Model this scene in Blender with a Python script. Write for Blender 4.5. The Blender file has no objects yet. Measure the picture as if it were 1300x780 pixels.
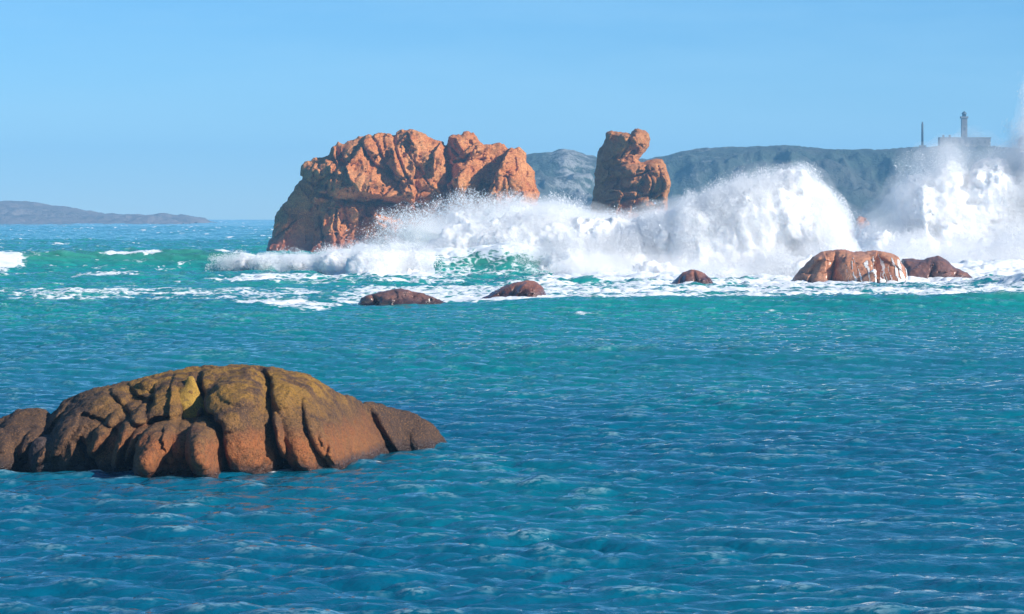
import bpy, math, random
import numpy as np

R = math.radians
rng = np.random.default_rng(7)
scene = bpy.context.scene
COL = scene.collection

# ------------------------------------------------------------------ survey
# distances are metres; the photograph was used like a theodolite: a bearing
# (px) and an elevation (py) read off it give a world point once the distance is known
F = 3686.0
CAMZ = 8.0
HOR = 273.0


def wx(px, D):
    return (px - 650.0) / F * D


def wz(py, D):
    return CAMZ + (HOR - py) / F * D


# ------------------------------------------------------------------ numpy noise
def _hash(ix, iy, iz, seed):
    h = (ix * 374761393 + iy * 668265263 + iz * 1274126177 + seed * 362437) & 0xFFFFFFFF
    h = ((h ^ (h >> 13)) * 1274126177) & 0xFFFFFFFF
    return (h ^ (h >> 16))


def vnoise(x, y, z, seed=0):
    """value noise in -1..1 (smooth)"""
    x, y, z = np.broadcast_arrays(np.asarray(x, np.float64), np.asarray(y, np.float64), np.asarray(z, np.float64))
    fx, fy, fz = np.floor(x), np.floor(y), np.floor(z)
    ix, iy, iz = fx.astype(np.int64), fy.astype(np.int64), fz.astype(np.int64)
    tx, ty, tz = x - fx, y - fy, z - fz
    tx = tx * tx * tx * (tx * (tx * 6 - 15) + 10)
    ty = ty * ty * ty * (ty * (ty * 6 - 15) + 10)
    tz = tz * tz * tz * (tz * (tz * 6 - 15) + 10)

    def c(a, b, d):
        return (_hash(ix + a, iy + b, iz + d, seed) & 0xFFFF).astype(np.float64) / 32767.5 - 1.0
    v00 = c(0, 0, 0) * (1 - tx) + c(1, 0, 0) * tx
    v10 = c(0, 1, 0) * (1 - tx) + c(1, 1, 0) * tx
    v01 = c(0, 0, 1) * (1 - tx) + c(1, 0, 1) * tx
    v11 = c(0, 1, 1) * (1 - tx) + c(1, 1, 1) * tx
    return (v00 * (1 - ty) + v10 * ty) * (1 - tz) + (v01 * (1 - ty) + v11 * ty) * tz


def fbm(x, y, z, oct=4, seed=0, gain=0.5, lac=2.03):
    s = 0.0
    a = 1.0
    n = 0.0
    for o in range(oct):
        s = s + a * vnoise(x, y, z, seed + o * 17)
        n += a
        a *= gain
        x, y, z = x * lac + 3.1, y * lac + 7.7, z * lac + 1.3
    return s / n


def ridged(x, y, z, oct=4, seed=0):
    s = 0.0
    a = 1.0
    n = 0.0
    for o in range(oct):
        s = s + a * (1 - np.abs(vnoise(x, y, z, seed + o * 13)) * 2)
        n += a
        a *= 0.5
        x, y, z = x * 2.1 + 5.1, y * 2.1 + 2.7, z * 2.1 + 9.3
    return s / n


def sstep(a, b, x):
    t = np.clip((x - a) / (b - a), 0, 1)
    return t * t * (3 - 2 * t)


# ------------------------------------------------------------------ meshes
def mesh_from(name, V, Fc, mat, smooth=True, parent=None, attrs=None):
    V = np.ascontiguousarray(V, np.float32)
    Fc = np.ascontiguousarray(Fc, np.int32)
    k = Fc.shape[1]
    me = bpy.data.meshes.new(name)
    me.vertices.add(len(V))
    me.vertices.foreach_set('co', V.ravel())
    me.loops.add(len(Fc) * k)
    me.loops.foreach_set('vertex_index', Fc.ravel())
    me.polygons.add(len(Fc))
    me.polygons.foreach_set('loop_start', np.arange(0, len(Fc) * k, k, dtype=np.int32))
    try:
        me.polygons.foreach_set('loop_total', np.full(len(Fc), k, np.int32))
    except Exception:
        pass
    me.polygons.foreach_set('use_smooth', np.full(len(Fc), smooth, bool))
    for n, a in (attrs or {}).items():
        at = me.attributes.new(n, 'FLOAT', 'POINT')
        at.data.foreach_set('value', np.ascontiguousarray(a, np.float32))
    me.update(calc_edges=True)
    me.materials.append(mat)
    o = bpy.data.objects.new(name, me)
    COL.objects.link(o)
    if parent is not None:
        o.parent = parent
    return o


def tag(o, label=None, cat=None, group=None, kind=None):
    if label:
        o['label'] = label
    if cat:
        o['category'] = cat
    if group:
        o['group'] = group
    if kind:
        o['kind'] = kind
    return o


def recentre(o, base):
    """put the object's origin at its base point without moving the mesh in the world"""
    me = o.data
    n = len(me.vertices)
    co = np.empty(n * 3, np.float32)
    me.vertices.foreach_get('co', co)
    co = co.reshape(-1, 3) - np.array(base, np.float32)
    me.vertices.foreach_set('co', co.ravel())
    me.update()
    o.location = base


def surface_nets(Fg, org, h):
    """closed surface of Fg < 0 on a regular grid"""
    nx, ny, nz = Fg.shape
    S = Fg < 0
    c = np.zeros((nx - 1, ny - 1, nz - 1), np.uint8)
    corners = [(i, j, k) for i in (0, 1) for j in (0, 1) for k in (0, 1)]
    for (i, j, k) in corners:
        c += S[i:nx - 1 + i, j:ny - 1 + j, k:nz - 1 + k]
    act = (c > 0) & (c < 8)
    I, J, K = np.nonzero(act)
    n = len(I)
    idx = np.full(act.shape, -1, np.int32)
    idx[I, J, K] = np.arange(n)
    val = {q: Fg[I + q[0], J + q[1], K + q[2]] for q in corners}
    P = np.zeros((n, 3))
    W = np.zeros(n)
    for a in corners:
        for ax in range(3):
            if a[ax] == 0:
                b = list(a)
                b[ax] = 1
                b = tuple(b)
                va, vb = val[a], val[b]
                m = (va < 0) != (vb < 0)
                t = np.where(m, va / np.where(np.abs(va - vb) < 1e-12, 1e-12, va - vb), 0)
                p = np.array(a, float)[None, :] + 0.0
                p = np.repeat(p, n, 0)
                p[:, ax] += t
                P += np.where(m[:, None], p, 0)
                W += m
    P /= W[:, None]
    V = (np.stack([I, J, K], 1) + P) * np.array(h) + np.array(org)
    faces = []
    for ax in range(3):
        b, d = [(1, 2), (2, 0), (0, 1)][ax]
        sl0 = [slice(None)] * 3
        sl1 = [slice(None)] * 3
        sl0[ax] = slice(0, -1)
        sl1[ax] = slice(1, None)
        s0, s1 = S[tuple(sl0)], S[tuple(sl1)]
        e = np.argwhere(s0 != s1)
        e = e[(e[:, b] > 0) & (e[:, d] > 0) & (e[:, b] < Fg.shape[b] - 1) & (e[:, d] < Fg.shape[d] - 1)]
        q = []
        for (ob, od) in ((-1, -1), (0, -1), (0, 0), (-1, 0)):
            ee = e.copy()
            ee[:, b] += ob
            ee[:, d] += od
            q.append(idx[ee[:, 0], ee[:, 1], ee[:, 2]])
        q = np.stack(q, 1)
        flip = ~s0[e[:, 0], e[:, 1], e[:, 2]]
        q[flip] = q[flip][:, ::-1]
        faces.append(q)
    return V, np.concatenate(faces, 0)


def normals(V, Q):
    a = V[Q[:, 2]] - V[Q[:, 0]]
    b = V[Q[:, 3]] - V[Q[:, 1]]
    fn = np.cross(a, b)
    N = np.zeros_like(V)
    for k in range(4):
        for c in range(3):
            N[:, c] += np.bincount(Q[:, k], fn[:, c], len(V))
    return N / np.maximum(np.linalg.norm(N, axis=1, keepdims=True), 1e-12)


def smin(a, b, k):
    h = np.clip(0.5 + 0.5 * (b - a) / k, 0, 1)
    return b * (1 - h) + a * h - k * h * (1 - h)


def grid_axes(lo, hi, h):
    return [np.arange(lo[i], hi[i] + h, h) for i in range(3)]


# primitives: each given as read off the photograph (px, py, radius px) plus its distance offset dy (m)
class Rock:
    def __init__(self, D):
        self.D = D
        self.s = D / F
        self.prims = []

    def pt(self, px, py, dy):
        d = self.D + dy
        return np.array([wx(px, d), d, wz(py, d)])

    def cone(self, a, b, depth=1.0):
        """round cone from a=(px,py,dy,r) to b, depth = stretch of the section along the line of sight"""
        A, B = self.pt(*a[:3]), self.pt(*b[:3])
        self.prims.append(('c', A, B, a[3] * self.s, b[3] * self.s, depth))
        return self

    def ell(self, px, py, dy, rx, rz, ry, rot=0.0):
        self.prims.append(('e', self.pt(px, py, dy), np.array([rx * self.s, ry, rz * self.s]), R(rot)))
        return self

    def box(self, px, py, dy, rx, rz, ry, rot=0.0, rnd=0.3, yaw=0.0):
        self.prims.append(('b', self.pt(px, py, dy), np.array([rx * self.s, ry, rz * self.s]), R(rot), rnd, R(yaw)))
        return self

    def sdf(self, X, Y, Z, k):
        out = None
        for p in self.prims:
            if p[0] == 'c':
                _, A, B, r1, r2, dp = p
                pa = (X - A[0], (Y - A[1]) / dp, Z - A[2])
                ba = (B[0] - A[0], (B[1] - A[1]) / dp, B[2] - A[2])
                bb = sum(q * q for q in ba) + 1e-9
                t = np.clip((pa[0] * ba[0] + pa[1] * ba[1] + pa[2] * ba[2]) / bb, 0, 1)
                d = np.sqrt((pa[0] - t * ba[0]) ** 2 + (pa[1] - t * ba[1]) ** 2 + (pa[2] - t * ba[2]) ** 2) - (r1 + (r2 - r1) * t)
            else:
                C, r, rot = p[1], p[2], p[3]
                x, y, z = X - C[0], Y - C[1], Z - C[2]
                if p[0] == 'b' and p[5]:
                    cy, sy = math.cos(p[5]), math.sin(p[5])
                    x, y = cy * x + sy * y, -sy * x + cy * y
                cr, sr = math.cos(rot), math.sin(rot)
                x, z = cr * x + sr * z, -sr * x + cr * z
                if p[0] == 'e':
                    k0 = np.sqrt((x / r[0]) ** 2 + (y / r[1]) ** 2 + (z / r[2]) ** 2)
                    k1 = np.sqrt((x / r[0] ** 2) ** 2 + (y / r[1] ** 2) ** 2 + (z / r[2] ** 2) ** 2) + 1e-9
                    d = k0 * (k0 - 1) / k1
                else:
                    rd = p[4] * min(r)
                    qx, qy, qz = np.abs(x) - r[0] + rd, np.abs(y) - r[1] + rd, np.abs(z) - r[2] + rd
                    d = np.sqrt(np.maximum(qx, 0) ** 2 + np.maximum(qy, 0) ** 2 + np.maximum(qz, 0) ** 2) + np.minimum(np.maximum(qx, np.maximum(qy, qz)), 0) - rd
            out = d if out is None else smin(out, d, k)
        return out

    def bounds(self):
        lo, hi = np.full(3, 1e9), np.full(3, -1e9)
        for p in self.prims:
            if p[0] == 'c':
                for q, r in ((p[1], p[3]), (p[2], p[4])):
                    rr = np.array([r, r * p[5], r])
                    lo, hi = np.minimum(lo, q - rr), np.maximum(hi, q + rr)
            else:
                m = max(p[2][0], p[2][2]) if p[3] else None
                rr = p[2].copy()
                if m:
                    rr[0] = rr[2] = m
                if p[0] == 'b' and p[5]:
                    rr[0] = rr[1] = max(rr[0], rr[1]) * 1.2
                lo, hi = np.minimum(lo, p[1] - rr), np.maximum(hi, p[1] + rr)
        return lo, hi

    def build(self, name, mat, h, k, disp, parent=None, warp=0.0, wscale=1.0, seed=0, zmin=-1.2, carve=None):
        lo, hi = self.bounds()
        pad = 3 * h + warp + sum(abs(d[1]) for d in disp)
        lo, hi = lo - pad, hi + pad
        lo[2] = max(lo[2], zmin)
        ax = grid_axes(lo, hi, h)
        X, Y, Z = np.meshgrid(*ax, indexing='ij')
        if warp:
            wxn = fbm(X * wscale, Y * wscale, Z * wscale, 2, seed + 91) * warp
            wzn = fbm(X * wscale + 31, Y * wscale, Z * wscale, 2, seed + 95) * warp
            Fg = self.sdf(X + wxn, Y + wzn, Z + wzn * 0.7, k)
        else:
            Fg = self.sdf(X, Y, Z, k)
        if carve is not None:
            Fg = Fg + carve(X, Y, Z)
        Fg[:, :, 0] = np.maximum(Fg[:, :, 0], h * 0.5)       # close the foot under water
        V, Q = surface_nets(Fg, lo, (h, h, h))
        V = displace(V, Q, disp, seed)
        o = mesh_from(name, V, Q, mat, parent=parent)
        return o


def displace(V, Q, disp, seed):
    """disp: list of (scale, amplitude, kind)"""
    for i, (sc, am, kd) in enumerate(disp):
        N = normals(V, Q)
        x, y, z = (V * sc).T
        if kd == 'f':
            n = fbm(x, y, z, 4, seed + 5 * i)
        elif kd == 'r':
            n = ridged(x, y, z, 3, seed + 5 * i) - 0.4
        elif kd == 'b':                                      # rounded bumps with sharp creases
            n = np.abs(vnoise(x, y, z, seed + 5 * i)) * 1.4 + np.abs(vnoise(x * 2.1, y * 2.1, z * 2.1, seed + 5 * i + 1)) * 0.7 - 0.8
        elif kd == 's':                                      # streaks flung up and to leeward
            n = ridged(x + 0.45 * z, y, (z - 0.45 * x) * 0.28, 3, seed + 5 * i) - 0.45
        elif kd == 'c':                                      # cracked cells
            n = -np.exp(-(vnoise(x, y, z, seed + 5 * i) / 0.07) ** 2)
        V = V + N * (n * am)[:, None]
    return V


# ------------------------------------------------------------------ shader nodes
class NT:
    def __init__(self, name):
        self.m = bpy.data.materials.new(name)
        self.m.use_nodes = True
        self.t = self.m.node_tree
        self.t.nodes.clear()
        self.out = self.t.nodes.new('ShaderNodeOutputMaterial')

    def n(self, typ, ins=None, **kw):
        nd = self.t.nodes.new(typ)
        for k_, v in kw.items():
            setattr(nd, k_, v)
        for k_, v in (ins or {}).items():
            self.set(nd.inputs[k_], v)
        return nd

    def set(self, sock, v):
        if isinstance(v, bpy.types.NodeSocket):
            self.t.links.new(v, sock)
        elif isinstance(v, bpy.types.Node):
            self.t.links.new(v.outputs[0], sock)
        else:
            if sock.type == 'RGBA' and len(v) == 3:
                v = (*v, 1)
            sock.default_value = v

    def pos(self):
        return self.n('ShaderNodeNewGeometry').outputs['Position']

    def mapping(self, vec, scale):
        return self.n('ShaderNodeMapping', {'Vector': vec, 'Scale': scale}).outputs[0]

    def noise(self, vec, scale, detail=4, rough=0.55, dist=0.0):
        return self.n('ShaderNodeTexNoise', {'Vector': vec, 'Scale': scale, 'Detail': detail, 'Roughness': rough, 'Distortion': dist}).outputs[0]

    def vor(self, vec, scale, feature='F1', rand=1.0):
        return self.n('ShaderNodeTexVoronoi', {'Vector': vec, 'Scale': scale, 'Randomness': rand}, feature=feature).outputs[0]

    def math(self, op, a, b=0.0, c=0.0, clamp=False):
        nd = self.n('ShaderNodeMath', operation=op, use_clamp=clamp)
        self.set(nd.inputs[0], a)
        self.set(nd.inputs[1], b)
        self.set(nd.inputs[2], c)
        return nd.outputs[0]

    def rng(self, v, a, b, c=0.0, d=1.0, smooth=True):
        return self.n('ShaderNodeMapRange', {'Value': v, 'From Min': a, 'From Max': b, 'To Min': c, 'To Max': d},
                      interpolation_type='SMOOTHSTEP' if smooth else 'LINEAR').outputs[0]

    def mix(self, f, a, b):
        nd = self.n('ShaderNodeMix', data_type='RGBA')
        self.set(nd.inputs[0], f)
        self.set(nd.inputs[6], a)
        self.set(nd.inputs[7], b)
        return nd.outputs[2]

    def attr(self, name):
        return self.n('ShaderNodeAttribute', attribute_name=name).outputs['Fac']

    def sep(self, v):
        return self.n('ShaderNodeSeparateXYZ', {'Vector': v}).outputs

    def bump(self, h, dist, strength=1.0, normal=None):
        d = {'Height': h, 'Distance': dist, 'Strength': strength}
        if normal is not None:
            d['Normal'] = normal
        return self.n('ShaderNodeBump', d).outputs[0]

    def done(self, sh, vol=False):
        self.t.links.new(sh.outputs[0] if isinstance(sh, bpy.types.Node) else sh, self.out.inputs['Volume' if vol else 'Surface'])
        return self.m

#@@MATERIALS
def rock_material(name, cols, unit, wet_z, wet_band, lichen=None, orange_band=None, wetcol=(0.035, 0.022, 0.02), bumpd=1.0, weed_and_shade=None, coat=0.0):
    """granite: three mineral colours broken up at several scales; unit = size (m) of the coarse patches"""
    t = NT(name)
    P = t.pos()
    z = t.sep(P)[2]
    n1 = t.noise(P, 1.0 / unit, 6, 0.6, 0.6)
    n2 = t.noise(P, 4.2 / unit, 5, 0.65)
    n3 = t.noise(P, 22.0 / unit, 3, 0.7)
    c = t.mix(t.rng(n1, 0.35, 0.65), cols[0], cols[1])
    c = t.mix(t.rng(n2, 0.5, 0.72), c, cols[2])
    if orange_band:
        (z0, z1, colr, xc, xw) = orange_band
        zz = t.math('ADD', z, t.math('MULTIPLY', t.math('SUBTRACT', n1, 0.5), 1.6))
        m = t.math('MULTIPLY', t.rng(zz, z1 - 0.3, z1 + 0.3, 1.0, 0.0), t.rng(n2, 0.35, 0.6, 0.5, 1.0))
        xx = t.math('ABSOLUTE', t.math('SUBTRACT', t.sep(P)[0], xc))
        m = t.math('MULTIPLY', m, t.rng(xx, xw * 0.5, xw * 1.3, 1.0, 0.12))
        c = t.mix(m, c, colr)
    if lichen:
        (z0, z1, colr, amt) = lichen
        nl = t.noise(P, 2.4 / unit, 5, 0.7)
        m = t.math('MULTIPLY', t.rng(z, z0, z1), t.rng(t.math('ADD', t.math('MULTIPLY', n1, 0.6), t.math('MULTIPLY', nl, 0.4)), 0.5 - amt * 0.25, 0.62 - amt * 0.2))
        c = t.mix(m, c, colr)
    if weed_and_shade:                                                  # dark seaweed tone at the right end, painted shade at the left
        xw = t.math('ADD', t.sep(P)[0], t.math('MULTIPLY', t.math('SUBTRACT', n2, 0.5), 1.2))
        xw = t.math('ADD', xw, t.math('MULTIPLY', z, weed_and_shade[1]))
        c = t.mix(t.rng(xw, weed_and_shade[0] - 0.35, weed_and_shade[0] + 0.35, 0.0, 0.85), c, weed_and_shade[2])
        c = t.mix(t.rng(t.math('SUBTRACT', xw, t.math('MULTIPLY', z, weed_and_shade[1] * 2)), weed_and_shade[3] - 0.8, weed_and_shade[3] + 0.8, 0.7, 0.0), c, weed_and_shade[2])  # left end: shade painted into the rock colour over its own dark tone
    # mineral grain
    c = t.mix(t.rng(n3, 0.52, 0.64, 0.0, 0.75), c, [q * 0.45 for q in cols[0]])
    c = t.mix(t.rng(n3, 0.47, 0.36, 0.0, 0.6), c, [min(1, q * 1.7) for q in cols[1]])
    # wet foot
    zz = t.math('ADD', z, t.math('MULTIPLY', t.math('SUBTRACT', n2, 0.5), wet_band * 1.2))
    wet = t.rng(zz, wet_z, wet_z + wet_band, 1.0, 0.0)
    c = t.mix(t.math('MULTIPLY', wet, 0.8), c, wetcol)
    hgt = t.math('ADD', t.math('MULTIPLY', n2, 0.6), t.math('MULTIPLY', n3, 0.25))
    bmp = t.bump(hgt, unit * 0.16 * bumpd, 0.9)
    b = t.n('ShaderNodeBsdfPrincipled', {'Base Color': c, 'Roughness': t.rng(wet, 0, 1, 0.85, 0.25), 'Normal': bmp, 'Coat Weight': coat, 'Coat Roughness': 0.22})
    return t.done(b)


def water_material():
    t = NT('sea_water')
    P = t.pos()
    foam = t.attr('foam')
    teal = t.attr('teal')
    thin = t.attr('thin')
    deep = (0.0, 0.096, 0.170)
    tealc = (0.0, 0.26, 0.235)
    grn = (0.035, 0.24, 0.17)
    big = t.noise(t.mapping(P, (0.02, 0.012, 0.02)), 1.0, 4)
    c = t.mix(t.math('ADD', teal, t.math('MULTIPLY', t.math('SUBTRACT', big, 0.5), 0.9), 0, True), deep, tealc)
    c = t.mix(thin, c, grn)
    # foam lace
    q = t.mapping(P, (0.6, 0.5, 1.25))
    f1 = t.noise(q, 0.55, 8, 0.68, 0.8)
    f2 = t.vor(t.n('ShaderNodeVectorMath', {0: q, 1: t.n('ShaderNodeTexNoise', {'Vector': q, 'Scale': 1.1}).outputs[1]}, operation='ADD').outputs[0], 1.3, 'DISTANCE_TO_EDGE')
    lace = t.math('ADD', t.math('MULTIPLY', f1, 1.0), t.math('MULTIPLY', t.rng(f2, 0.0, 0.35, 0.16, -0.05), 1.0))
    m = t.rng(t.math('ADD', foam, lace), 1.0, 1.22)
    fz = t.math('MULTIPLY', t.attr('painted_glint'), t.rng(t.noise(t.mapping(P, (0.8, 1.6, 1.0)), 5.0, 3, 0.65), 0.40, 0.62))
    c = t.mix(fz, c, (0.42, 0.66, 0.74))  # pale sky glints painted into the water colour, not foam
    # ripples too fine for the mesh
    r1 = t.noise(t.mapping(P, (1.0, 1.5, 1.0)), 4.0, 3, 0.6)
    r2 = t.noise(t.mapping(P, (0.6, 1.0, 1.0)), 0.7, 4, 0.6)
    bmp = t.bump(r1, 0.10, 0.4, t.bump(r2, 0.45, 0.4))
    w = t.n('ShaderNodeBsdfPrincipled', {'Base Color': c, 'Roughness': 0.06, 'IOR': 1.333, 'Normal': bmp, 'Specular Tint': (0.72, 0.9, 1.0, 1.0)})
    fb = t.bump(f1, 0.35, 0.8)
    fo = t.n('ShaderNodeBsdfPrincipled', {'Base Color': (0.86, 0.9, 0.92), 'Roughness': 0.7, 'Normal': fb})
    s = t.n('ShaderNodeMixShader', {0: m, 1: w.outputs[0], 2: fo.outputs[0]})
    return t.done(s)


def foam_material():
    t = NT('white_foam')
    P = t.pos()
    f1 = t.noise(P, 0.9, 7, 0.7)
    b = t.n('ShaderNodeBsdfPrincipled', {'Base Color': (0.93, 0.95, 0.96), 'Roughness': 0.9, 'Specular IOR Level': 0.1, 'Normal': t.bump(f1, 0.8, 0.9), 'Subsurface Weight': 1.0, 'Subsurface Radius': (0.9, 1.0, 1.1), 'Subsurface Scale': 1.0})
    return t.done(b)


def droplet_material():
    t = NT('spray_droplets')
    d = t.n('ShaderNodeBsdfDiffuse', {'Color': (0.95, 0.96, 0.97)})
    l = t.n('ShaderNodeBsdfTranslucent', {'Color': (0.95, 0.96, 0.97)})
    return t.done(t.n('ShaderNodeMixShader', {0: 0.5, 1: d.outputs[0], 2: l.outputs[0]}))


def hill_material(name, a, b_, rocky):
    t = NT(name)
    P = t.pos()
    n1 = t.noise(P, 0.018, 7, 0.62, 0.5)
    n2 = t.noise(P, 0.12, 5, 0.7)
    c = t.mix(t.rng(n1, 0.38, 0.62), a, b_)
    c = t.mix(t.rng(t.math('ADD', t.math('MULTIPLY', n2, 0.75), t.math('MULTIPLY', t.attr('rocky'), 0.2)), 0.47, 0.6), c, rocky)
    b = t.n('ShaderNodeBsdfPrincipled', {'Base Color': c, 'Roughness': 0.95, 'Normal': t.bump(n2, 5.0, 1.0)})
    return t.done(b)


def plain(name, col, rough=0.8, nscale=1.0, var=0.25):
    t = NT(name)
    n1 = t.noise(t.pos(), nscale, 5, 0.6)
    c = t.mix(t.rng(n1, 0.35, 0.7), col, [q * (1 - var) for q in col])
    return t.done(t.n('ShaderNodeBsdfPrincipled', {'Base Color': c, 'Roughness': rough, 'Normal': t.bump(n1, 0.05, 0.5)}))


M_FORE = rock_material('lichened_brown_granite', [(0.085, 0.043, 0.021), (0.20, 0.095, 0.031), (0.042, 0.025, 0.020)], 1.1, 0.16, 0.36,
                       lichen=(1.3, 2.7, (0.30, 0.155, 0.016), 0.36), orange_band=(0, 1.25, (0.32, 0.098, 0.026), -8.6, 4.2), weed_and_shade=(-3.9, 0.62, (0.045, 0.027, 0.022), -14.0), bumpd=1.7)
M_LEFT = rock_material('dark_purple_brown_granite', [(0.055, 0.035, 0.031), (0.095, 0.06, 0.05), (0.032, 0.023, 0.023)], 1.1, 0.16, 0.36)
M_LICH = rock_material('yellow_lichen_granite', [(0.27, 0.155, 0.022), (0.38, 0.22, 0.03), (0.14, 0.085, 0.028)], 0.7, -1, 0.3)
M_BIG = rock_material('orange_granite', [(0.40, 0.118, 0.024), (0.52, 0.22, 0.075), (0.26, 0.055, 0.014)], 5.0, 1.5, 4.5, wetcol=(0.26, 0.08, 0.05), bumpd=0.7)
M_STACK = rock_material('ochre_granite', [(0.33, 0.11, 0.028), (0.46, 0.20, 0.07), (0.19, 0.055, 0.02)], 3.0, 3.0, 3.0, wetcol=(0.20, 0.07, 0.035), bumpd=0.8)
M_SMALL = rock_material('wet_red_granite', [(0.25, 0.075, 0.03), (0.34, 0.12, 0.05), (0.05, 0.022, 0.024)], 1.6, 0.5, 1.3, wetcol=(0.05, 0.02, 0.018), bumpd=0.6, coat=0.8)
M_WASH = rock_material('washed_orange_granite', [(0.40, 0.155, 0.07), (0.50, 0.23, 0.12), (0.14, 0.05, 0.035)], 1.8, 0.1, 0.6, wetcol=(0.08, 0.03, 0.025), bumpd=0.6, coat=0.5)
M_DARK = rock_material('wet_dark_granite', [(0.10, 0.045, 0.04), (0.20, 0.08, 0.05), (0.05, 0.03, 0.035)], 1.6, 0.2, 0.6, bumpd=0.6, coat=0.6)
M_WATER = water_material()
M_FOAM = foam_material()
M_DROP = droplet_material()
M_HILL = hill_material('heathland', (0.045, 0.075, 0.065), (0.09, 0.10, 0.095), (0.27, 0.28, 0.28))
M_ISLE = hill_material('bare_island', (0.17, 0.15, 0.145), (0.24, 0.20, 0.19), (0.42, 0.35, 0.34))
M_STONE = plain('grey_granite_masonry', (0.19, 0.19, 0.19), 0.85, 0.3)
M_LAMP = plain('dark_lantern_metal', (0.06, 0.07, 0.08), 0.5, 0.5)

#@@ROCKS
# ------------------------------------------------------------------ craggy rocks: traced outline given a real girth, jointed front
def poly_sdf(U, Vv, pts):
    pts = np.array(pts, float)
    d = np.full(U.shape, 1e9)
    inside = np.zeros(U.shape, bool)
    n = len(pts)
    for i in range(n):
        a, b = pts[i], pts[(i + 1) % n]
        e = b - a
        t = np.clip(((U - a[0]) * e[0] + (Vv - a[1]) * e[1]) / (e @ e + 1e-9), 0, 1)
        d = np.minimum(d, np.hypot(U - a[0] - t * e[0], Vv - a[1] - t * e[1]))
        c = (a[1] > Vv) != (b[1] > Vv)
        xi = (b[0] - a[0]) * (Vv - a[1]) / (b[1] - a[1] if abs(b[1] - a[1]) > 1e-9 else 1e-9) + a[0]
        inside ^= c & (U < xi)
    return np.where(inside, -d, d)


def line_dist(U, Vv, pts):
    d = np.full(U.shape, 1e9)
    for a, b in zip(pts[:-1], pts[1:]):
        a, b = np.array(a, float), np.array(b, float)
        e = b - a
        t = np.clip(((U - a[0]) * e[0] + (Vv - a[1]) * e[1]) / (e @ e + 1e-9), 0, 1)
        d = np.minimum(d, np.hypot(U - a[0] - t * e[0], Vv - a[1] - t * e[1]))
    return d


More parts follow.
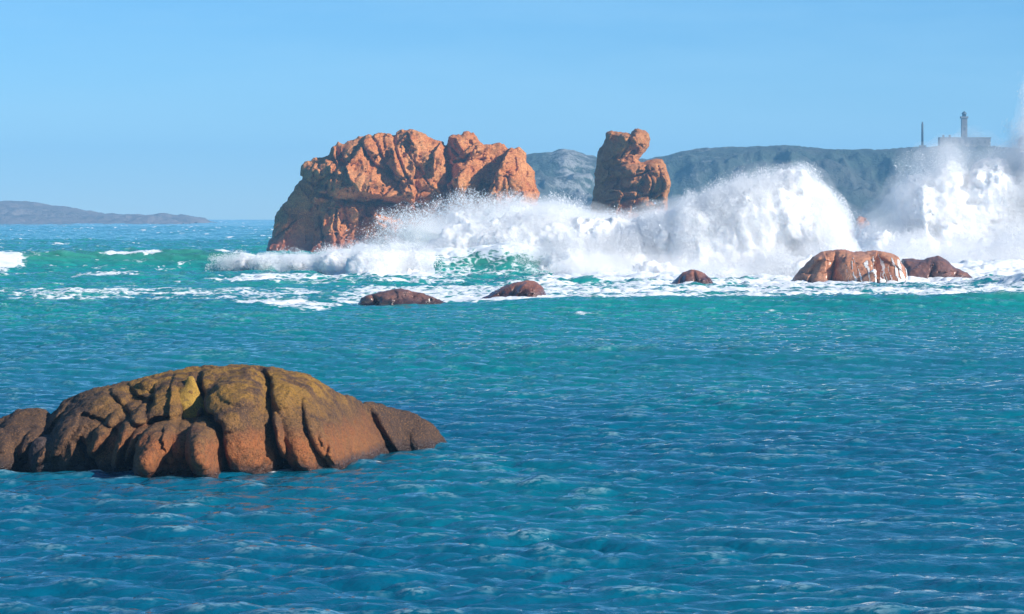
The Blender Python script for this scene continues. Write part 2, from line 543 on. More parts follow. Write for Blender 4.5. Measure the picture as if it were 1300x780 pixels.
def crag(name, mat, D, outline, girth, edge, joints, tilt, cells, disp, h, seed, lobes=(), rec=None, rag_amp=0.6, warp=1.0, ws=1.0, relax=2, parent=None, info=None):
    """outline/joints in survey units (px,py); girth (m) half thickness; edge (px) rounding width"""
    s = D / F
    px = np.array([p[0] for p in outline])
    py = np.array([p[1] for p in outline])
    xs = np.arange(wx(px.min(), D) - 2 * h - 1, wx(px.max(), D) + 2 * h + 1, h)
    zs = np.arange(-2.0, wz(py.min(), D) + 2 * h + 1, h)
    ys = np.arange(D - girth * 2.2 - 3.0, D + girth * 1.3 + (7 if rec else 0), h * 1.25)
    U, W = np.meshgrid(xs, zs, indexing='ij')
    # survey coordinates of each grid column
    PX, PY = 650 + U / s, HOR - (W - CAMZ) / s
    wn = fbm(PX * 0.06 * ws, PY * 0.06 * ws, 0 * PX, 3, seed + 40) * 5 * warp
    wm = fbm(PX * 0.06 * ws + 50, PY * 0.06 * ws, 0 * PX, 3, seed + 44) * 5 * warp
    rag = fbm(PX * 0.11 * ws, PY * 0.11 * ws, 0 * PX + 3, 3, seed + 47) * 4.0
    d2 = -(poly_sdf(PX, PY, outline) + rag * rag_amp)         # >0 inside
    q = np.clip(d2 / edge, 0, 1)
    prof = np.sqrt(np.clip(1 - (1 - q) ** 2, 0, 1))
    PXw, PYw = PX + wn, PY + wm
    rel = tilt(PX, PY) if tilt else 0 * PX
    rs = np.random.default_rng(seed)
    # jointed blocks: every joint block has its own slightly tilted face
    for (n, sx, sy, rot, amp, tl) in cells:
        cr, sr = math.cos(R(rot)), math.sin(R(rot))
        sx_ = rs.uniform(px.min() - 10, px.max() + 10, n)
        sy_ = rs.uniform(py.min() - 10, py.max() + 10, n)
        off = rs.uniform(-1, 1, n) * amp
        ta, tb = rs.normal(0, tl, n), rs.normal(0, tl, n)
        best = np.full(U.shape, 1e9)
        sec = np.full(U.shape, 1e9)
        val = np.zeros(U.shape)
        for i in range(n):
            a, b = PXw - sx_[i], PYw - sy_[i]
            a2, b2 = (cr * a + sr * b) / sx, (-sr * a + cr * b) / sy
            dd = a2 * a2 + b2 * b2
            m = dd < best
            sec = np.where(m, best, np.minimum(sec, dd))
            val = np.where(m, off[i] + (ta[i] * a + tb[i] * b) * s, val)
            best = np.where(m, dd, best)
        gap = np.sqrt(sec) - np.sqrt(best)
        rel = rel + val - amp * (0.9 if amp > 0.5 else 1.8) * np.exp(-(gap / 0.12) ** 2)
    for (lx, ly, rx, ry, am, rot, *ex) in lobes:          # bosses that stand forward
        e = ex[0] if ex else 2
        cr, sr = math.cos(R(rot)), math.sin(R(rot))
        a, b = PXw - lx, PYw - ly
        k0 = np.abs((cr * a + sr * b) / rx) ** e + np.abs((-sr * a + cr * b) / ry) ** e
        rel = rel + am * np.sqrt(np.clip(1 - k0, 0, 1))
    for (pts, wd, dp) in joints:
        dist = line_dist(PX + wn * 0.5, PY + wm * 0.5, pts)
        rel = rel - dp * np.exp(-(dist / wd) ** 2)
    Dl = D + (rec(PX, PY) if rec else 0 * PX)
    front = Dl - prof * np.maximum(girth + rel, 0.15 * girth)
    back = Dl + prof * girth * 0.8 * (1 + 0.3 * fbm(PX * 0.05, PY * 0.05, 0 * PX + 9, 3, seed + 3))
    Y = ys[None, :, None]
    Fg = np.maximum(front[:, None, :] - Y, Y - back[:, None, :])
    Fg = np.maximum(Fg, -d2[:, None, :] * s)
    Fg[:, :, 0] = np.maximum(Fg[:, :, 0], h)
    V, Q = surface_nets(Fg, (xs[0], ys[0], zs[0]), (h, h * 1.25, h))
    # relax the voxel steps a little, then weather it
    for _ in range(relax):
        acc = np.zeros_like(V)
        cnt = np.zeros(len(V))
        for k in range(4):
            for k2 in (1, 3):
                j = (k + k2) % 4
                for c in range(3):
                    acc[:, c] += np.bincount(Q[:, k], V[Q[:, j], c], len(V))
                cnt += np.bincount(Q[:, k], minlength=len(V))
        V = 0.5 * V + 0.5 * acc / np.maximum(cnt, 1)[:, None]
    V = displace(V, Q, disp, seed)
    if info is not None:
        info['V'], info['Q'] = V, Q
    return mesh_from(name, V, Q, mat, parent=parent)


def big_rock():
    out = [(336, 345), (338, 322), (341, 312), (344, 296), (348, 279), (354, 268), (361, 257), (372, 243), (381, 232), (383, 212), (390, 204), (399, 200),
           (410, 198), (418, 197), (421, 189), (426, 185), (440, 179), (452, 175), (470, 171), (484, 169), (498, 171), (508, 167), (521, 163.5), (534, 168),
           (546, 175), (556, 178), (561, 180), (564, 185), (567, 184), (570, 174), (580, 169), (595, 167), (606, 170), (611, 178), (616, 184), (632, 183),
           (645, 187), (658, 187), (667, 196), (669, 208), (678, 218), (682, 243), (688, 280), (690, 345)]

    def tilt(x, y):
        # the left end turns away from the sun; below the ledge the face is undercut
        t = -0.11 * np.clip(430 - x, 0, 200)
        ledge = 246 + 0.10 * (x - 400) + 6 * np.sin(x * 0.05)
        t = t - 3.2 * sstep(-2, 6, y - ledge) * sstep(330, 400, x) * (1 - sstep(560, 600, x))
        t = t - 0.030 * np.clip(230 - y, 0, 80) * 2.2         # upper slopes lean back
        t = t + 0.035 * np.clip(y - 250, 0, 60)
        t = t - 2.0 * sstep(560, 575, x) - 0.05 * np.clip(x - 640, 0, 60)
        return t
    joints = [([(352, 300), (372, 285), (392, 262), (398, 240)], 1.8, 1.8), ([(366, 262), (384, 268), (394, 290), (396, 316)], 1.8, 1.8), ([(385, 235), (405, 250), (418, 246)], 1.6, 1.5), ([(430, 262), (428, 290), (432, 312)], 1.6, 1.4), ([(355, 320), (378, 300), (390, 316)], 1.6, 1.3), ([(562, 172), (569, 205), (573, 235), (580, 250), (588, 270)], 3.0, 4.6),
              ([(498, 168), (504, 193), (515, 222), (530, 240)], 2.0, 2.6),
              ([(472, 172), (488, 202), (496, 216), (518, 232)], 1.8, 2.2),
              ([(458, 177), (474, 208), (500, 224), (516, 238)], 1.8, 2.0),
              ([(397, 246), (438, 256), (465, 259), (490, 259), (512, 256), (535, 262)], 2.4, 2.6),
              ([(405, 262), (409, 285), (413, 312)], 1.6, 2.2), ([(438, 258), (444, 288)], 1.4, 1.6),
              ([(572, 186), (589, 205)], 2.2, 2.5), ([(589, 205), (604, 187)], 2.2, 2.5), ([(578, 205), (600, 204), (623, 203)], 1.6, 2.0),
              ([(612, 229), (604, 255)], 2.0, 2.5), ([(652, 200), (655, 216)], 2.0, 1.8), ([(418, 190), (430, 210), (425, 240)], 2.0, 1.8),
              ([(384, 225), (400, 236), (420, 222), (436, 226)], 1.8, 1.6), ([(645, 225), (648, 250)], 2.0, 1.5), ([(630, 222), (628, 250)], 2.0, 1.5),
              ([(510, 180), (540, 225), (560, 250)], 1.4, 1.0)]
    lobes = [(531, 205, 34, 50, 2.4, -22), (592, 185, 22, 20, 2.6, 0), (596, 228, 26, 26, 2.6, 0), (640, 205, 28, 20, 2.2, 0), (630, 238, 15, 20, 2, 0), (655, 235, 15, 22, 2, 0),
             (672, 240, 9, 20, 1.5, 0), (445, 195, 20, 16, 2.4, 0), (412, 215, 14, 14, 2.2, 0), (435, 232, 20, 16, 2.2, 0), (470, 235, 24, 14, 2.0, 20), (398, 225, 12, 14, 2, 0),
             (500, 200, 12, 36, 1.8, -24), (480, 195, 10, 30, 1.6, -28), (520, 250, 30, 9, 2.6, 0), (478, 271, 8, 7, 1.8, 0)]
    o = crag('sea_rock', M_BIG, 600.0, out, 8.5, 27.0, joints, tilt,
             [(30, 1.0, 1.6, 22, 1.7, 0.35), (120, 1.0, 1.6, 20, 0.8, 0.38), (380, 1.0, 1.4, 15, 0.38, 0.35)], [(0.3, 0.35, 'f'), (0.9, 0.28, 'r')], 0.21, 21, lobes, warp=0.6, relax=1, rag_amp=1.0)
    return tag(o, 'biggest orange granite rock, craggy and split by a dark vertical crack', 'rock')


def stack_rock():
    out = [(748, 345), (749, 285), (751.5, 260), (754, 240), (757, 212), (759, 194), (764, 186), (768, 178), (769, 169), (775, 166), (783, 168), (790, 169), (797, 169.5),
           (800, 171), (803, 167.5), (806, 165), (811, 164.5), (818, 166.5), (824, 170), (826, 177), (824, 186), (818, 193), (811, 200), (809, 204), (812, 206.5), (822, 204), (832, 202.5), (840, 203),
           (844, 212), (847, 220), (851, 236), (849, 244), (846, 251), (847, 266), (852, 300), (856, 345)]

    def tilt(x, y):
        t = -0.15 * np.clip(788 - x, 0, 60)
        t = t + 1.4 * sstep(202, 212, y + 0.05 * (x - 800)) * sstep(775, 800, x)
        return t
    joints = [([(799, 168), (797, 184), (788, 200)], 1.4, 1.3), ([(770, 214), (790, 209), (808, 208)], 1.5, 1.4), ([(766, 232), (790, 226), (812, 222), (826, 216)], 1.6, 1.8),
              ([(775, 246), (800, 240), (815, 232)], 1.5, 1.8), ([(770, 256), (800, 252), (830, 246)], 1.5, 1.8), ([(818, 212), (826, 235), (822, 256)], 1.4, 1.3),
              ([(833, 212), (838, 235), (834, 258)], 1.4, 1.3), ([(800, 236), (812, 246)], 1.6, 1.5)]
    lobes = [(800, 178, 13, 9, 1.5, 0, 3), (790, 182, 10, 12, 1.4, 0), (811, 184, 18, 9, 1.6, 52, 3), (778, 186, 8, 10, 1.2, 0), (800, 214, 14, 7, 1.6, 10), (828, 214, 10, 9, 1.3, 0), (800, 233, 12, 5, 1.4, 20),
             (798, 246, 20, 4.5, 1.6, 12), (840, 236, 7, 16, 1.2, 0), (815, 258, 16, 6, 1.5, 8), (822, 235, 8, 14, 1.0, 0)]
    o = crag('rock_stack', M_STACK, 620.0, out, 6.0, 6.5, joints, tilt,
             [(16, 1.4, 0.9, -18, 0.8, 0.35), (80, 1.4, 0.8, -22, 0.5, 0.4)], [(0.4, 0.35, 'f'), (1.1, 0.22, 'r')], 0.17, 33, lobes, warp=0.7, relax=1, rag_amp=0.35)
    return tag(o, 'upright orange rock stack with a notched two-horned top above the spray', 'rock stack')


def foreground_rock():
    out = [(-130, 660), (-120, 560), (-90, 540), (-60, 532), (-30, 530), (0, 531), (12, 525), (22, 521), (40, 519), (58, 520), (66, 526), (78, 513), (95, 503), (110, 497), (130, 492),
           (150, 486), (170, 481), (188, 476), (210, 472), (232, 468), (258, 465), (290, 463), (320, 462.5), (345, 464), (365, 469), (386, 476), (404, 486), (420, 498), (436, 509), (452, 519), (475, 527), (502, 536),
           (518, 540), (532, 546), (545, 558), (556, 571), (566, 582), (580, 604), (600, 660)]

    def rec(x, y):
        return 4.6 * sstep(380, 520, x) + 1.2 * sstep(430, 460, x) - 0.2 * sstep(200, 60, x)

    def tilt(x, y):
        e = x - (449 + (y - 518) * 0.56)
        return -1.9 * np.exp(-(np.minimum(e, 0) / 26) ** 2) * sstep(14, -2, e) - 1.6 * sstep(-4, 8, e) - 1.5 * sstep(140, 20, x) + 0.3 * np.exp(-((x - 250) / 70) ** 2)
    lobes = [(319, 552, 55, 84, 2.7, -12), (399, 542, 40, 92, 2.6, -22), (437, 552, 24, 80, 1.7, -31), (452, 565, 22, 60, 1.0, -36), (350, 486, 66, 22, 0.6, 4), (308, 500, 26, 34, 0.5, -5),
             (250, 576, 55, 56, 2.6, 0, 3), (285, 545, 20, 26, 0.35, 0, 3), (254, 545, 13, 20, 0.3, 0), (222, 590, 30, 40, 0.5, 10),
             (205, 550, 34, 70, 2.0, 24), (165, 556, 28, 58, 1.7, 32), (118, 545, 32, 70, 1.8, 44), (78, 548, 24, 50, 1.1, 44),
             (130, 505, 30, 12, 0.6, -20), (205, 487, 34, 12, 0.6, -14), (262, 480, 26, 18, 0.7, -10),
             (40, 560, 40, 44, 1.5, 12), (0, 582, 38, 44, 1.5, 0), (20, 545, 24, 22, 0.5, 0), (505, 575, 40, 50, 0.7, -40), (470, 560, 30, 46, 0.6, -35), (535, 580, 16, 26, 0.5, -40)]
    joints = [([(330, 466), (346, 482), (354, 505), (362, 545), (378, 596)], 4.6, 1.9), ([(256, 470), (266, 500), (276, 518), (296, 528), (301, 560), (309, 602)], 4.6, 1.8),
              ([(193, 532), (214, 524), (262, 523), (288, 517)], 3.2, 1.3), ([(122, 552), (136, 575), (146, 604)], 5, 1.1), ([(62, 524), (72, 548), (60, 565), (30, 592)], 5, 1.2),
              ([(100, 502), (84, 526), (66, 552)], 2.6, 0.7), ([(142, 492), (165, 512), (192, 530)], 3.0, 0.8), ([(190, 535), (180, 570), (186, 602)], 3.4, 1.0), ([(452, 518), (466, 548), (490, 592)], 4.0, 0.4),
              ([(404, 486), (420, 512), (426, 560)], 2.2, 0.45), ([(372, 470), (400, 490), (416, 508)], 1.6, 0.4), ([(195, 478), (205, 500), (200, 520)], 3, 0.8), ([(120, 520), (150, 528), (176, 545)], 2.5, 0.6),
              ([(160, 484), (182, 500), (206, 506)], 2.4, 0.7)]
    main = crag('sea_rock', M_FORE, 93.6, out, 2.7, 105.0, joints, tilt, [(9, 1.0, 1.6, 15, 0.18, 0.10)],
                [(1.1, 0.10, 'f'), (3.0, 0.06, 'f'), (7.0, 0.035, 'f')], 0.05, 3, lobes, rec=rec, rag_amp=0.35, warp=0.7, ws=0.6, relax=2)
    tag(main, 'large brown dome-shaped rock with yellow lichen in the foreground water', 'rock')
    small = [(1.6, 0.06, 'f'), (6.0, 0.03, 'f')]
    parts = []
    p = Rock(91.6); p.cone((243, 482, -0.1, 5), (237, 526, -0.55, 27), 0.8); p.cone((242, 483, 0.1, 4), (210, 530, -0.3, 13), 1)
    parts.append((p, M_LICH, 'yellow lichened pointed boulder', 5))
    p = Rock(91.0); p.box(80, 581, 0.2, 44, 25, 0.9, -5, 0.75)
    parts.append((p, M_LEFT, 'low smooth grey-brown boulder at the waterline', 6))
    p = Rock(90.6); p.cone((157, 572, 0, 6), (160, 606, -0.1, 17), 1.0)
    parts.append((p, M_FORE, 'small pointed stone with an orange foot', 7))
    p = Rock(92.2); p.ell(152, 505, 0.3, 13, 11, 0.4); p.ell(173, 515, 0, 9, 8, .3)
    parts.append((p, M_LICH, None, 10))
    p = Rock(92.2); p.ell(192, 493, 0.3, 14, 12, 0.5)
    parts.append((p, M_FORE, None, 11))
    for (p, m, lab, sd) in parts:
        o = p.build('boulder', m, 0.04, 0.06, small, parent=main, warp=0.10, wscale=1.6, seed=sd)
        if lab:
            o['label'] = lab
    return main


def small_rocks():
    def mk(D, mat, out, girth, edge, seed, label, joints=(), lobes=(), h=0.1, tilt=None, info=None):
        dp = [(0.55, 0.22, 'f'), (1.7, 0.09, 'f'), (5.0, 0.035, 'f')]
        o = crag('low_rock', mat, D, out, girth, edge, joints, tilt, [(10, 1.4, 1.0, 10, 0.40, 0.30), (30, 1.3, 1.0, -15, 0.16, 0.25)], dp, h, seed, lobes, rag_amp=0.25, warp=0.4, info=info)
        return tag(o, label, 'rock', group='low rocks awash in the surf')
    mk(258, M_DARK, [(440, 430), (452, 398), (457, 379), (465, 373.5), (478, 370.5), (492, 368), (508, 366), (525, 369.5), (545, 376), (566, 385), (578, 392), (596, 430)], 2.0, 22, 51,
       'low dark wet rock with an angular left end, left of the round-topped one', [([(470, 372), (486, 392)], 2, .5)], [(510, 388, 32, 14, 0.8, 12)], 0.08)
    mk(272, M_SMALL, [(580, 430), (594, 389), (604, 382), (620, 374), (640, 364.5), (655, 358.5), (668, 355.5), (683, 358), (691, 366), (693, 382), (698, 430)], 2.0, 22, 52,
       'low rock with a rounded orange right face and wet dark top', [([(655, 360), (648, 385)], 2, .4)], [(674, 376, 20, 18, 1.0, 0)], 0.08)
    mk(300, M_DARK, [(718, 400), (726, 375), (733, 370), (740, 371), (746, 377), (754, 400)], 1.0, 9, 53, 'tiny dark rock tip just right of the round orange-faced rock', h=0.07)
    mk(335, M_SMALL, [(836, 400), (847, 365), (857, 355), (867, 346), (877, 341.5), (890, 345), (902, 353), (911, 364), (920, 400)], 2.2, 18, 54,
       'small pointed dark-ridged rock at the foot of the central spray', [([(868, 346), (860, 368)], 1.8, .7), ([(880, 342), (886, 368)], 1.8, .8), ([(892, 346), (903, 366)], 1.8, .7)], h=0.09)
    info = {}
    ro = mk(342, M_WASH, [(985, 410), (999, 366), (1007, 352), (1019, 339), (1031, 327), (1047, 320), (1068, 318), (1085, 320.5), (1112, 319.5), (1128, 322), (1140, 327), (1149, 342), (1154, 366), (1162, 410)], 3.2, 26, 55,
            'broad orange rock with white water streaming down its right front', [([(1046, 322), (1028, 345), (1022, 366)], 2.4, 1.0), ([(1060, 320), (1056, 342), (1050, 366)], 2.2, 1.0), ([(1100, 321), (1104, 340), (1112, 366)], 1.6, .5)],
            [(1084, 350, 26, 34, 1.0, 0), (1128, 350, 20, 34, .8, -6), (1036, 350, 14, 26, .7, 20)], 0.10, info=info)
    mk(352, M_DARK, [(1128, 400), (1136, 350), (1146, 328.5), (1160, 328), (1172, 329.5), (1182, 325), (1190, 324), (1200, 331), (1212, 341), (1228, 345.5), (1234, 353), (1240, 400)], 2.6, 20, 56,
       'low brown rock tapering to the right, rightmost in the surf', [([(1182, 326), (1176, 350)], 2, .6)], [(1192, 345, 14, 18, .8, -20)], 0.10)
    mk(560, M_BIG, [(1078, 320), (1082, 295), (1085, 279), (1091, 275), (1099, 276.5), (1104, 284), (1112, 300), (1120, 320)], 2.2, 12, 57, 'upper orange rock tip half veiled by the right-hand spray', h=0.2)
    mk(520, M_BIG, [(1062, 325), (1068, 292), (1073, 283), (1079, 286), (1083, 296), (1088, 325)], 1.6, 8, 58, 'lower orange rock tip beside the bright edge of the central spray', h=0.2)
    # sheets of water running off the broad rock
    V, Q = info['V'], info['Q']
    N = normals(V, Q)
    PX, PY = 650 + V[:, 0] / V[:, 1] * F, HOR - (V[:, 2] - CAMZ) / V[:, 1] * F
    run = np.zeros(len(V))
    for (x0, x1, y0, wd) in ((1082, 1097, 327, 1.5), (1099, 1105, 326, 1.3), (1107, 1112, 325, 1.4), (1072, 1080, 335, 1.2), (1116, 1124, 323, 1.7), (1126, 1133, 333, 1.3), (1132, 1142, 328, 2.4), (1139, 1147, 330, 3.0), (1122, 1128, 345, 1.6)):
        xc = x0 + (x1 - x0) * np.clip((PY - y0) / (364 - y0), 0, 1) ** 0.7 + 1.2 * vnoise(PY * 0.2, x0, 0 * PY, 3)
        run = np.maximum(run, np.exp(-((PX - xc) / (wd * (0.6 + 0.02 * (PY - y0)))) ** 2) * sstep(y0 - 3, y0 + 2, PY))
    film = sstep(1058, 1085, PX) * sstep(326, 334, PY) * (0.30 + 0.55 * fbm(V[:, 0] * 2.6, V[:, 1] * 0.5, V[:, 2] * 0.35, 3, 19))
    run = np.maximum(run, film)
    run = run * (0.75 + 0.5 * fbm(V[:, 0] * 2.2, V[:, 1], V[:, 2] * 0.8, 3, 12)) * (N[:, 1] < 0.3)
    keep = (run[Q] > 0.33).all(1)
    Qk = Q[keep]
    u, inv = np.unique(Qk, return_inverse=True)
    Vk = V[u] + N[u] * (0.03 + 0.07 * run[u])[:, None]
    mesh_from('running_water', Vk, inv.reshape(-1, 4), M_FOAM, parent=ro)
    return ro


fore = foreground_rock()
big = big_rock()
stack = stack_rock()
runrock = small_rocks()

#@@HILLS
def land(name, mat, D, depth, crest, base_noise, seed, rocky=None, nx=420, ny=110):
    px = [c[0] for c in crest]
    pz = [wz(c[1], D) for c in crest]
    u = np.linspace(px[0], px[-1], nx)
    v = np.linspace(-0.75, 1.0, ny)
    U, Vv = np.meshgrid(u, v, indexing='ij')
    Y = D + Vv * depth
    X = (U - 650) / F * D
    H = np.interp(U, px, pz)
    prof = np.where(Vv < 0, np.clip(1 + Vv / 0.72, 0, 1) ** 0.75, np.clip(1 - Vv ** 1.6, 0, 1))
    Z = (H + 2) * prof - 2
    n = fbm(X * 0.012, Y * 0.012, 0 * X, 4, seed)
    n2 = ridged(X * 0.035, Y * 0.035, 0 * X, 3, seed + 5)
    n3 = fbm(X * 0.25, Y * 0.25, 0 * X, 3, seed + 9)
    am = base_noise * np.clip(prof * 1.5, 0, 1) * (1 - np.exp(-(Vv / 0.16) ** 2) * 0.9)
    Z = Z + am * (n * 1.2 + n2 * 0.8 - 0.5) + n3 * 0.07 * base_noise * np.clip(prof * 2, 0, 1)
    V = np.stack([X, Y, Z], -1).reshape(-1, 3)
    idx = np.arange(nx * ny).reshape(nx, ny)
    Q = np.stack([idx[:-1, :-1], idx[1:, :-1], idx[1:, 1:], idx[:-1, 1:]], -1).reshape(-1, 4)
    rk = rocky(U, Vv).ravel() if rocky else np.zeros(len(V))
    return mesh_from(name, V, Q, mat, attrs={'rocky': rk})


HD = 1700.0
hill = land('hill', M_HILL, HD, 330, [(560, 285), (590, 240), (620, 205), (650, 198), (668, 196), (700, 194), (708, 191), (715, 190), (732, 192.5), (742, 196), (757, 200), (800, 202), (825, 200),
            (845, 196.5), (860, 192.5), (880, 190), (905, 189), (930, 187.5), (960, 186.5), (985, 186), (1005, 187), (1030, 188.5), (1060, 190.5), (1090, 190.5), (1100, 189.5), (1120, 191),
            (1140, 189), (1152, 187), (1170, 186), (1190, 185.5), (1255, 185.5), (1300, 187), (1360, 192), (1430, 205), (1500, 235), (1560, 285)], 13, 61,
            rocky=lambda u, v: np.exp(-((u - 725) / 35) ** 2) * 0.9 + 0.35 * np.exp(-((u - 880) / 60) ** 2))
tag(hill, 'long dark heath-covered headland behind the rocks with a lighthouse', 'hill', kind='structure')
isle = land('hill_island', M_ISLE, 2700.0, 300, [(-220, 284), (-140, 271), (-60, 259.5), (0, 255.8), (14, 255), (28, 255.2), (45, 257.5), (60, 260), (85, 263.5), (110, 268), (128, 271.5), (146, 272.8), (162, 271.8),
            (178, 271.5), (186, 273.2), (198, 270.8), (207, 269.8), (216, 271.5), (224, 274), (234, 275.5), (243, 278), (254, 284)], 6, 67, nx=300, ny=80)
isle['kind'] = 'structure'
tag(isle, 'distant low mauve island on the left of the horizon', 'island')


def box(V, Fq, lo, hi):
    b = len(V)
    for z in (lo[2], hi[2]):
        V += [(lo[0], lo[1], z), (hi[0], lo[1], z), (hi[0], hi[1], z), (lo[0], hi[1], z)]
    Fq += [(b + 3, b + 2, b + 1, b), (b + 4, b + 5, b + 6, b + 7)] + [(b + i, b + (i + 1) % 4, b + 4 + (i + 1) % 4, b + 4 + i) for i in range(4)]


def lathe(cx, cy, prof, n=20):
    V, Q = [], []
    for (r, z) in prof:
        for i in range(n):
            a = 2 * math.pi * i / n
            V.append((cx + r * math.cos(a), cy + r * math.sin(a), z))
    for j in range(len(prof) - 1):
        for i in range(n):
            Q.append((j * n + i, j * n + (i + 1) % n, (j + 1) * n + (i + 1) % n, (j + 1) * n + i))
    return np.array(V), np.array(Q)


def empty(name, loc):
    o = bpy.data.objects.new(name, None)
    COL.objects.link(o)
    o.location = loc
    return o


def local_mesh(name, V, Q, mat, parent, smooth=False):
    base = np.array(parent.matrix_basis.translation if parent.type == 'EMPTY' else (0, 0, 0))
    p = parent
    off = np.zeros(3)
    while p is not None:
        off += np.array(p.location)
        p = p.parent
    return mesh_from(name, np.array(V, float) - off, np.array(Q), mat, smooth=smooth, parent=parent)


def lighthouse():
    D = HD
    s = D / F
    gx, gz = wx(1224, D), wz(186, D)
    root = empty('lighthouse', (gx, D, gz - 1.5))
    tag(root, 'tall slim lighthouse tower rising from the long building on the headland', 'lighthouse')
    zt = wz(150.5, D)
    w = 3.55 * s
    V, Fq = [], []
    box(V, Fq, (gx - w, D - w, gz - 1.5), (gx + w, D + w, zt))
    tw = local_mesh('tower', V, Fq, M_STONE, root)
    V, Fq = [], []
    box(V, Fq, (gx - w - .5, D - w - .5, zt + .002), (gx + w + .5, D + w + .5, zt + 1.1))
    local_mesh('gallery', V, Fq, M_STONE, root)
    z0 = zt + 1.1
    V, Q = lathe(gx, D, [(0.02, z0), (1.0, z0), (1.0, z0 + .5)], 16)
    ln = local_mesh('lantern_room', *lathe(gx, D, [(0.02, z0 + .003), (1.15, z0 + .003), (1.15, z0 + 1.3), (1.5, z0 + 1.3), (1.5, z0 + 1.5), (0.02, z0 + 1.52)], 16), M_LAMP, root, True)
    local_mesh('dome', *lathe(gx, D, [(1.42, z0 + 1.53), (1.35, z0 + 2.0), (0.95, z0 + 2.5), (0.4, z0 + 2.75), (0.15, z0 + 3.2), (0.02, z0 + 3.3)], 16), M_LAMP, ln, True)
    for dz in (0.3, 0.62):
        V, Fq = [], []
        zc = gz + (zt - gz) * dz
        box(V, Fq, (gx - .5, D - w - .12, zc - .9), (gx + .5, D - w + .05, zc + .9))
        local_mesh('window', V, Fq, M_LAMP, root)
    # keepers' building in front of the tower
    x0, x1 = wx(1189, D), wx(1253, D)
    b = empty('keepers_building', ((x0 + x1) / 2, D - 10, gz - 2))
    tag(b, 'long low flat-topped stone building at the foot of the lighthouse', 'building')
    zr = wz(176.5, D)
    V, Fq = [], []
    box(V, Fq, (wx(1200, D), D - 13, gz - 6), (x1, D - 6, zr))
    wl = local_mesh('wall', V, Fq, M_STONE, b)
    V, Fq = [], []
    box(V, Fq, (wx(1200, D) + .003, D - 13.4, zr + .002), (x1 + .4, D - 5.6, zr + .6))
    local_mesh('roof', V, Fq, M_STONE, b)
    V, Fq = [], []
    box(V, Fq, (x0, D - 14, gz - 6), (wx(1200, D) - .003, D - 5, zr + .6))
    local_mesh('end_block', V, Fq, M_STONE, b)
    for cx in (1194.5, 1202.5):
        V, Fq = [], []
        box(V, Fq, (wx(cx - 1.1, D), D - 10.5, zr + .604), (wx(cx + 1.1, D), D - 9, zr + 2.0))
        local_mesh('chimney', V, Fq, M_STONE, b)
    for k in range(6):
        V, Fq = [], []
        cx = wx(1206 + k * 8, D)
        box(V, Fq, (cx - .6, D - 13.15, zr - 3.0), (cx + .6, D - 12.9, zr - 1.2))
        local_mesh('window', V, Fq, M_LAMP, b)
    # signal mast
    mx, mz = wx(1171, D), wz(186, D)
    m = empty('signal_mast', (mx, D, mz - 1))
    tag(m, 'thin dark vertical mast standing alone on the headland left of the lighthouse', 'mast')
    local_mesh('pole', *lathe(mx, D, [(0.02, mz - 1), (0.75, mz - 1), (0.62, wz(158, D)), (0.45, wz(157, D)), (0.4, wz(155, D)), (0.02, wz(155, D) + .02)], 12), M_LAMP, m, True)
    V, Fq = [], []
    box(V, Fq, (mx - 1.9, D - 1.9, mz - 2.5), (mx + 1.9, D + 1.9, mz + .5))
    local_mesh('plinth', V, Fq, M_STONE, m)


lighthouse()

#@@WATER
def ocean_tile(N, L, wind, wdir, lmin, lmax, seed, spread=4):
    rs = np.random.default_rng(seed)
    k1 = 2 * np.pi * np.fft.fftfreq(N, L / N)
    KX, KY = np.meshgrid(k1, k1, indexing='ij')
    K = np.hypot(KX, KY)
    K[0, 0] = 1e-6
    Lw = wind * wind / 9.81
    c = (KX * wdir[0] + KY * wdir[1]) / K
    Ph = np.exp(-1 / (K * Lw) ** 2) / K ** 4 * np.abs(c) ** spread
    Ph = np.where(c < 0, Ph * 0.15, Ph)
    lam = 2 * np.pi / K
    Ph = np.where((lam > lmin) & (lam < lmax), Ph, 0)
    A = np.sqrt(Ph) * (rs.normal(size=K.shape) + 1j * rs.normal(size=K.shape))
    A[0, 0] = 0
    h = np.fft.ifft2(A)
    dx = np.fft.ifft2(-1j * KX / K * A)
    dy = np.fft.ifft2(-1j * KY / K * A)
    sc = 1.0 / h.real.std()
    return (h.real * sc).astype(np.float32), (dx.real * sc).astype(np.float32), (dy.real * sc).astype(np.float32)


def sample(T, L, X, Y):
    N = T.shape[0]
    u, v = X / L * N, Y / L * N
    fu, fv = np.floor(u), np.floor(v)
    iu, iv = fu.astype(np.int64) % N, fv.astype(np.int64) % N
    tu, tv = (u - fu).astype(np.float32), (v - fv).astype(np.float32)
    iu1, iv1 = (iu + 1) % N, (iv + 1) % N
    return (T[iu, iv] * (1 - tu) + T[iu1, iv] * tu) * (1 - tv) + (T[iu, iv1] * (1 - tu) + T[iu1, iv1] * tu) * tv


